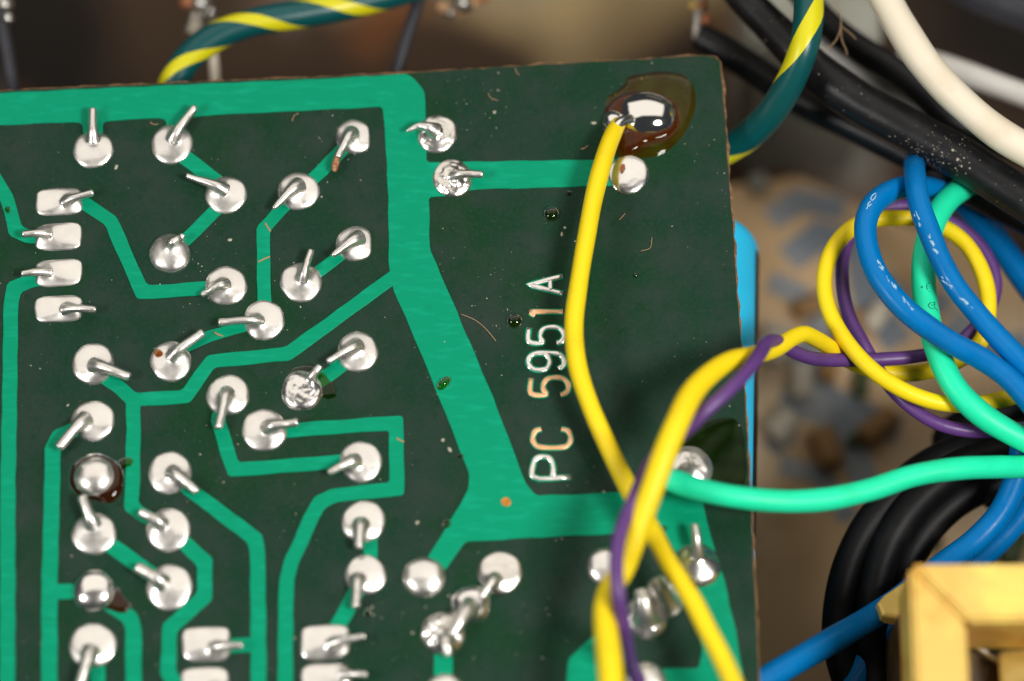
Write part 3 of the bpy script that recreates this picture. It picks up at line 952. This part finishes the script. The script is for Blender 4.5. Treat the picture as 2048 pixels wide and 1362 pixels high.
wire('blue2', 'wire', [(1905, 392, -4.5), (1860, 376, -2.6), (1812, 374, -1.0), (1772, 388, 0.2), (1743, 414, 0.9), (1731, 450, 1.1), (1735, 496, 1.2), (1751, 542, 1.2), (1778, 583, 1.2), (1814, 622, 1.1), (1858, 656, 1.0), (1906, 687, 1.0), (1962, 717, 1.0), (2012, 752, 1.0), (2062, 805, 0.8), (2120, 880, 0.4)],
     1.56, M['blue'], 'blue wire with pale print bent into a hook over the yellow loop')
wire('blue3', 'wire', [(1890, 372, -9), (1931, 408, -8.5), (1985, 468, -8), (2040, 545, -8), (2110, 640, -8)],
     1.9, M['blue'], 'dark blue wire in the shade under the dusty black cable')
wire('blue4', 'wire', [(2046, 850, -3.2), (2044, 905, -4.2), (2030, 965, -5.0), (1998, 1030, -5.8), (1948, 1084, -6.4), (1900, 1120, -7.0), (1830, 1175, -7.6), (1757, 1226, -7.0), (1690, 1266, -5.5), (1610, 1312, -4.2), (1535, 1356, -3.2), (1450, 1410, -2.6)],
     1.75, M['blue'], 'blue wire passing behind the brass frame and out towards the board edge')
wire('blue5', 'wire', [(2090, 930, -6.5), (2062, 1000, -7), (2015, 1062, -7.8), (1960, 1115, -8.6), (1880, 1185, -9.6), (1780, 1270, -10.4), (1735, 1320, -10.6), (1690, 1400, -10.6)],
     1.75, M['blue'], 'dark blue wire deeper down beside the brass frame')

# print on the insulation
o = WIRES['mint2'][0]
strokes_on('mint2', [[(1842, 574), (1860, 584)], [(1842, 574), (1858, 566)], [(1853, 569), (1854, 580)]], 0.06, M['ink_black'], o)
strokes_on('mint2', [[(1870, 604), (1860, 606), (1856, 611), (1860, 616), (1868, 618)], [(1868, 604), (1869, 614), (1875, 622)], [(1862, 611), (1872, 608)]], 0.06, M['ink_black'], o)
o = WIRES['blue2'][0]
strokes_on('blue2', [[(1752, 386), (1745, 390), (1741, 397), (1744, 401), (1749, 397), (1752, 390)], [(1741, 402), (1735, 409), (1738, 412), (1743, 408)], [(1736, 412), (1733, 418)]], 0.07, M['ink_white'], o)
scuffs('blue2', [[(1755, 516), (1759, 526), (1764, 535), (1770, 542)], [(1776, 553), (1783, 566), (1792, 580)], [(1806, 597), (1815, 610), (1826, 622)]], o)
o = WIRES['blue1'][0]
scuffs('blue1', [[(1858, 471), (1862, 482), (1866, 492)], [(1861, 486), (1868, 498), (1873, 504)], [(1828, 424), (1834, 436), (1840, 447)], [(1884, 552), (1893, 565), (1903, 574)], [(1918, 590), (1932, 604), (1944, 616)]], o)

# striped earth wires
wire('earth1', 'earth_wire', [(335, 215, -5.5), (345, 172, -4.4), (372, 122, -3.6), (430, 74, -3.0), (510, 44, -2.8), (600, 28, -3.0), (690, 11, -3.4), (790, -14, -4.2), (900, -50, -5)],
     2.05, M['earth'], 'green and yellow striped earth wire rising from behind the top edge of the board', 'wire')
wire('earth2', 'earth_wire', [(1612, -60, 3.0), (1617, 0, 3.4), (1616, 45, 3.6), (1606, 100, 3.2), (1580, 165, 1.6), (1542, 226, -0.6), (1500, 268, -2.6), (1462, 294, -3.6), (1405, 325, -4.6)],
     2.05, M['earth_single'], 'green and yellow striped earth wire crossing over the black cables at the board corner', 'wire')

# black cables, top right
wire('k1', 'black_cable', [(1440, -60, -2.0, .85), (1496, 4, -1.8, .9), (1560, 70, -1.6, .98), (1630, 140, -1.4, 1.05), (1710, 200, -1.2, 1.12), (1800, 250, -1.0, 1.15), (1900, 304, -0.9, 1.12), (1990, 360, -0.9, 1.1), (2110, 440, -0.9, 1.1)],
     2.62, M['black'], 'thick dusty black cable running diagonally past the board corner', 'cable')
wire('k2', 'black_cable', [(1398, 72, -7.0, .9), (1440, 96, -7.0), (1510, 140, -7.0), (1590, 192, -6.6), (1680, 240, -6.0), (1800, 300, -5.4), (1930, 372, -5.2), (2110, 470, -5)],
     2.25, M['black'], 'black sleeved cable starting at a solder lug behind the board corner', 'cable')
wire('k3', 'black_cable', [(1590, -30, -6.5), (1650, 42, -6.0), (1720, 98, -5.6), (1790, 142, -5.4), (1850, 190, -5.4), (1900, 240, -5.6), (1980, 276, -6.2), (2110, 330, -7)],
     2.0, M['black'], 'black cable slipping beneath the thick cream wire', 'cable')
wire('k4', 'black_cable', [(1820, -90, -9), (1900, -40, -8.6), (1980, 0, -8.4), (2060, 30, -8.4), (2140, 60, -8.4)],
     2.9, M['grey'], 'dark grey dusty cable beyond the cream wire', 'cable')
# cream wires
wire('w1', 'wire', [(1722, -90, 2.4), (1772, 0, 2.6), (1802, 54, 2.7), (1841, 115, 2.7), (1889, 172, 2.6), (1943, 223, 2.5), (1997, 266, 2.4), (2060, 304, 2.3), (2150, 350, 2.0)],
     2.22, M['white'], 'thick cream wire bending over the black cables')
wire('w2', 'wire', [(1560, 60, -8.6), (1640, 94, -8.2), (1700, 126, -7.8), (1780, 178, -7.6), (1850, 226, -7.8), (1930, 280, -8.4)],
     1.35, M['pale'], 'pale wire in the gap between the two black cables')
wire('w3', 'wire', [(1800, 108, -11), (1880, 130, -10.4), (1960, 158, -10), (2048, 190, -9.6), (2130, 220, -9.2)],
     1.75, M['pale'], 'pale wire passing behind the thick cream wire')
wire('w4', 'wire', [(1560, 205, -10.0), (1640, 244, -9.4), (1720, 268, -8.8), (1790, 296, -8.2), (1850, 328, -7.6), (1910, 356, -7.0), (1990, 400, -6.6)],
     1.2, M['pale'], 'thin pale wire showing beneath the thick dusty black cable')

# black cable coil, lower right
wire('b1', 'black_cable', [(2120, 858, -9.5), (2030, 872, -9.4), (1940, 890, -9.4), (1850, 934, -9.4), (1768, 1010, -9.4), (1712, 1092, -9.6), (1684, 1178, -10), (1676, 1262, -10.6), (1690, 1340, -11), (1720, 1420, -11)],
     2.2, M['rubber'], 'outermost turn of black cable curving below the mint green wire', 'cable')
wire('b2', 'black_cable', [(2120, 900, -8.6), (2020, 908, -8.6), (1930, 930, -8.6), (1860, 978, -8.6), (1800, 1046, -8.8), (1764, 1120, -9.2), (1746, 1200, -9.8), (1744, 1290, -10.5), (1756, 1400, -11)],
     2.4, M['rubber'], 'middle turn of black cable curving towards the brass frame', 'cable')
wire('b3', 'black_cable', [(2120, 950, -10), (2010, 962, -10), (1930, 990, -10), (1868, 1040, -10.2), (1822, 1104, -10.6), (1800, 1180, -11.2), (1796, 1280, -12)],
     2.4, M['rubber'], 'innermost turn of black cable ending under the brass frame', 'cable')
wire('b4', 'black_cable', [(2120, 1000, -13), (2020, 1000, -13), (1950, 940, -13), (1900, 880, -13.4), (1990, 830, -13.6), (2110, 810, -13.6)],
     2.6, M['rubber'], 'black cable doubling back in the shade behind the mint green wires', 'cable')

# wires behind the top edge of the board
wire('pin', 'wire', [(848, -40, -6), (838, 0, -6), (816, 66, -6.4), (794, 140, -7), (770, 220, -8)],
     0.92, M['grey'], 'dark grey sleeved wire dropping behind the top edge near the wide trace')
wire('bl', 'wire', [(-12, -20, -6), (2, 40, -6), (14, 104, -6.6), (27, 180, -7.4), (40, 250, -8)],
     0.95, M['grey'], 'dark grey wire with a solder bead behind the far end of the top edge')


def bead(parent, px, h, r, mat, name='solder_bead'):
    c = P(*px, h)
    bm = bmesh.new()
    bmesh.ops.create_icosphere(bm, subdivisions=3, radius=r)
    for v in bm.verts:
        q = v.co.normalized()
        v.co *= 1 + 0.12 * math.sin(3 * q.x + 2 * q.y) * math.cos(2.5 * q.z + q.x)
        v.co += Vector(c)
    return bm_obj(name, bm, M[mat], parent, True)


bead(WIRES['bl'][0], (17, 36), -5.4, 0.42, 'solder_shiny')
bead(WIRES['bl'][0], (10, 8), -5.6, 0.62, 'steel')


def lug(px_list, h, width, label, beads, mat='steel', lead=None):
    """bent solder tag: folded strip with solder and flux on it"""
    e = empty('solder_lug', P(*px_list[-1], h - 3), label, 'solder lug')
    pts = [P(u, v, h + dz) for (u, v), dz in zip(px_list, np.linspace(0.4, -0.8, len(px_list)))]
    s = spline([list(p) for p in pts], 6)
    v, f, u = tube_data(s, width / 2, 12, 0.55)
    link_mesh('tag', v, f, M[mat], e)
    for px, r, mt in beads:
        bead(e, px, h + 0.4, r, mt)
    if lead:
        v, f, u = tube_data(spline([list(P(*q, h - 0.8 - 0.5 * i)) for i, q in enumerate(lead)], 5), 0.32, 10)
        link_mesh('lead', v, f, M['ivory'], e)
    return e


lug([(404, -40), (402, 0), (394, 40), (385, 66)], -9.0, 1.5, 'solder lug with amber flux behind the striped earth wire', [((424, 25), 0.38, 'solder_shiny'), ((392, 56), 0.55, 'ivory'), ((374, 4), 0.5, 'rust'), ((404, 8), 0.8, 'steel')],
    lead=[(424, 30), (422, 70), (428, 130), (432, 190)])
lug([(985, -25), (950, -2), (912, 22), (878, 12)], -9.5, 0.9, 'copper coloured lug with grey solder above the wide trace', [((900, 26), 0.36, 'steel'), ((926, 6), 0.75, 'steel'), ((966, -6), 0.5, 'rust')], mat='copper')
lug([(1408, -40), (1402, 0), (1398, 40), (1396, 74)], -7.5, 0.9, 'solder lug with brown flux at the end of the black sleeve', [((1396, 72), 0.36, 'ivory'), ((1412, 38), 0.45, 'rust'), ((1388, 10), 0.4, 'former'), ((1405, 10), 0.4, 'rust')])

# pale plate and dark bracket in the depths behind the corner
bm = bmesh.new()
c0 = P(1655, 30, -19)
box(bm, c0[0] - 6.0, c0[0] + 4.0, c0[1] - 2.6, c0[1] + 9, FLOOR_Z, -19)
bmesh.ops.bevel(bm, geom=list(bm.edges), offset=0.5, segments=2, affect='EDGES')
tag(bm_obj('metal_bracket', bm, M['plate']), 'pale metal bracket far behind the black cables', 'bracket')

# ------------------------------------------------------------------ brass frame, lower right
FT = 8.0
q0 = P(1820, 1127, FT)
q1 = P(1934, 1242, FT)
W_, H_ = 30.0, 26.0
x0, y1 = q0[0], q0[1]
bw, bh = q1[0] - q0[0], q0[1] - q1[1]
x1, y0 = x0 + W_, y1 - H_
fr = empty('brass_frame', ((x0 + x1) / 2, (y0 + y1) / 2, LB_Z), 'gold coloured rectangular metal frame standing beside the blue wires', 'frame')
zb = FT - 7.0


def bar(corners, z0, z1, name='bar'):
    bm = bmesh.new()
    lo = [bm.verts.new((x, y, z0)) for x, y in corners]
    hi = [bm.verts.new((x, y, z1)) for x, y in corners]
    bm.faces.new(list(reversed(lo))); bm.faces.new(hi)
    for i in range(4):
        k = (i + 1) % 4
        bm.faces.new((lo[i], lo[k], hi[k], hi[i]))
    bmesh.ops.bevel(bm, geom=list(bm.edges), offset=0.28, segments=3, affect='EDGES')
    return bm_obj(name, bm, M['brass'], fr, False)


gp = 0.02
bar([(x0, y1), (x0 + bw, y1 - bh), (x1 - bw, y1 - bh), (x1, y1)], zb, FT)
bar([(x0, y0), (x0 + bw, y0 + bh), (x0 + bw - gp, y1 - bh - gp), (x0, y1 - gp)], zb, FT - 0.25)
bar([(x0, y0), (x1, y0), (x1 - bw, y0 + bh), (x0 + bw, y0 + bh)], zb, FT - 0.02)
bar([(x1, y0), (x1, y1), (x1 - bw, y1 - bh), (x1 - bw, y0 + bh)], zb, FT - 0.03)
bm = bmesh.new()
box(bm, x0 + 0.3, x1 - 0.3, y0 + 0.3, y1 - 0.3, LB_Z, zb - 2.2)
bmesh.ops.bevel(bm, geom=list(bm.edges), offset=0.4, segments=2, affect='EDGES')
bm_obj('core', bm, M['cavity'], fr)
# folded mounting tab on the flank
bm = bmesh.new()
tp = [P(u, v, -5.0)[:2] for u, v in ((1754, 1206), (1768, 1190), (1826, 1150), (1850, 1150), (1850, 1246), (1764, 1232))]
bm.free()
slab('mounting_tab', [tuple(q) for q in tp], -6.6, -5.0, M['brass'], fr, 0.25)
v, f, u = tube_data(spline([list(P(2000, 1350, zb - 1.0)), list(P(2080, 1345, zb - 0.6)), list(P(2180, 1350, zb - 1.0))], 6), 1.6, 18)
link_mesh('coil_former', v, f, M['former'], fr)
v, f, u = tube_data([P(1990, 1240, zb - 1.2), P(1992, 1300, zb - 1.2)], 0.35, 10)
link_mesh('divider', v, f, M['black'], fr)
bead(fr, (1961, 1272), zb - 1.6, 0.42, 'solder_shiny')
bead(fr, (2034, 1282), zb - 1.4, 0.85, 'solder_shiny')
v, f, u = tube_data(spline([list(P(1950, 1290, zb - 1.8)), list(P(2000, 1318, zb - 1.8)), list(P(2070, 1316, zb - 1.8))], 6), 0.4, 10)
link_mesh('lead', v, f, M['steel'], fr)

# ------------------------------------------------------------------ dust and fibres
vs, fs = [], []


def speck(c, nrm, r):
    n0 = np.array(nrm, float)
    t = np.cross(n0, rng.normal(0, 1, 3)); t /= np.linalg.norm(t) + 1e-9
    b = np.cross(n0, t)
    e = rng.uniform(0.6, 1.7)
    base = len(vs)
    for k in range(5):
        a = 2 * math.pi * k / 5
        rr = r * rng.uniform(0.7, 1.2)
        vs.append(c + t * rr * e * math.cos(a) + b * rr * math.sin(a) + n0 * 0.004)
    vs.append(c + n0 * r * rng.uniform(0.5, 1.0))
    for k in range(5):
        fs.append((base + k, base + (k + 1) % 5, base + 5))


clus = [(rng.uniform(0, 1480), rng.uniform(150, 1340)) for _ in range(40)]
for k in range(620):
    if k % 3:
        cc = clus[rng.integers(0, 40)]
        u, v = rng.normal(cc[0], 45), rng.normal(cc[1], 45)
    else:
        u, v = rng.uniform(0, 1500), rng.uniform(125, 1362)
    if u > 1440 + (v - 120) * 0.06 or v < 190 - u * 0.05:
        continue
    r = min(0.10, 0.014 + rng.exponential(0.014))
    speck(P(u, v, 0.02), (0, 0, 1), r)
for u, v in ((1130, 455), (1124, 468), (996, 180), (989, 224), (835, 1045), (1188, 246), (460, 480), (232, 335), (885, 880), (900, 900)):
    speck(P(u, v, 0.03), (0, 0, 1), rng.uniform(0.09, 0.15))
for key, cnt in (('k1', 420), ('k4', 120), ('k3', 40), ('k2', 80)):
    _, v_, f_ = WIRES[key]
    bvh = BVHTree.FromPolygons([tuple(x) for x in v_], f_)
    for _ in range(cnt):
        u, v = rng.uniform(1400, 2048), rng.uniform(0, 430)
        if key == 'k1' and rng.uniform() < 0.45:
            u, v = rng.normal(1860, 45), rng.normal(320, 26)
        hit = bvh.ray_cast(Vector(CAM), Vector(P(u, v, 0) - CAM).normalized())
        if hit[0] is not None:
            speck(np.array(hit[0]), np.array(hit[1]), min(0.10, 0.016 + rng.exponential(0.013)))
dust = link_mesh('dust', vs, fs, M['dust'], smooth=False)
tag(dust, 'pale dust specks scattered over the green board and black cables', 'dust', kind='stuff')

fib = [([(922, 628), (950, 640), (972, 658), (992, 682)], 0.05), ([(976, 186), (982, 196), (996, 201)], 0.05), ([(584, 242), (588, 232), (597, 226)], 0.05), ([(300, 244), (308, 249), (316, 248)], 0.06),
       ([(1030, 136), (1034, 146), (1038, 150)], 0.05), ([(530, 446), (536, 455), (541, 463)], 0.12), ([(516, 524), (528, 518), (540, 513)], 0.12), ([(428, 664), (436, 669), (446, 672)], 0.12), ([(1238, 440), (1244, 434), (1250, 427)], 0.05), ([(1281, 502), (1300, 496), (1304, 474)], 0.04),
       ([(793, 876), (800, 880), (808, 884)], 0.12), ([(1162, 298), (1170, 296), (1176, 291)], 0.07)]
names = ['curled brown fibre lying on the dark green between wide trace and lettering', 'tiny curved fibre on the dark green right of the cut trace corner', 'tiny curved fibre under the top trace near the rusty lead', 'short fibre between the two pads under the top trace',
         'tiny hair at the top rim of the board', 'brown splinter lying across the bend of a narrow trace', 'brown splinter lying across the straight narrow trace', 'brown splinter between two soldered leads', 'straight fibre just right of the long yellow wire', 'curled fibre right of the long yellow wire',
         'brown fleck on the square corner of a narrow trace', 'fibre flake beside the yellow wire near the shiny blob']
for (px, w), lb_ in zip(fib, names):
    s = spline([list(P(u, v, 0.11)) for u, v in px], 5)
    v, f, u = tube_data(s, w / 2, 6, 0.7)
    tag(link_mesh('fibre', v, f, M['fibre']), lb_, 'fibre', 'fibres lying on the board')
hair = [[(1668, -20), (1678, 20), (1682, 50), (1672, 80), (1652, 100)], [(1681, 48), (1684, 80), (1692, 100), (1694, 110)], [(1682, 52), (1700, 66), (1712, 78)]]
he = empty('fibre', P(1680, 50, -1), 'forked brown hair hanging over the black cable beside the striped wire', 'fibre')
for k, h_ in enumerate(hair):
    s = spline([list(P(u, v, 0.4 - 0.2 * k)) for u, v in h_], 6)
    v, f, u = tube_data(s, 0.035, 6)
    link_mesh('strand', v, f, M['fibre'], he)
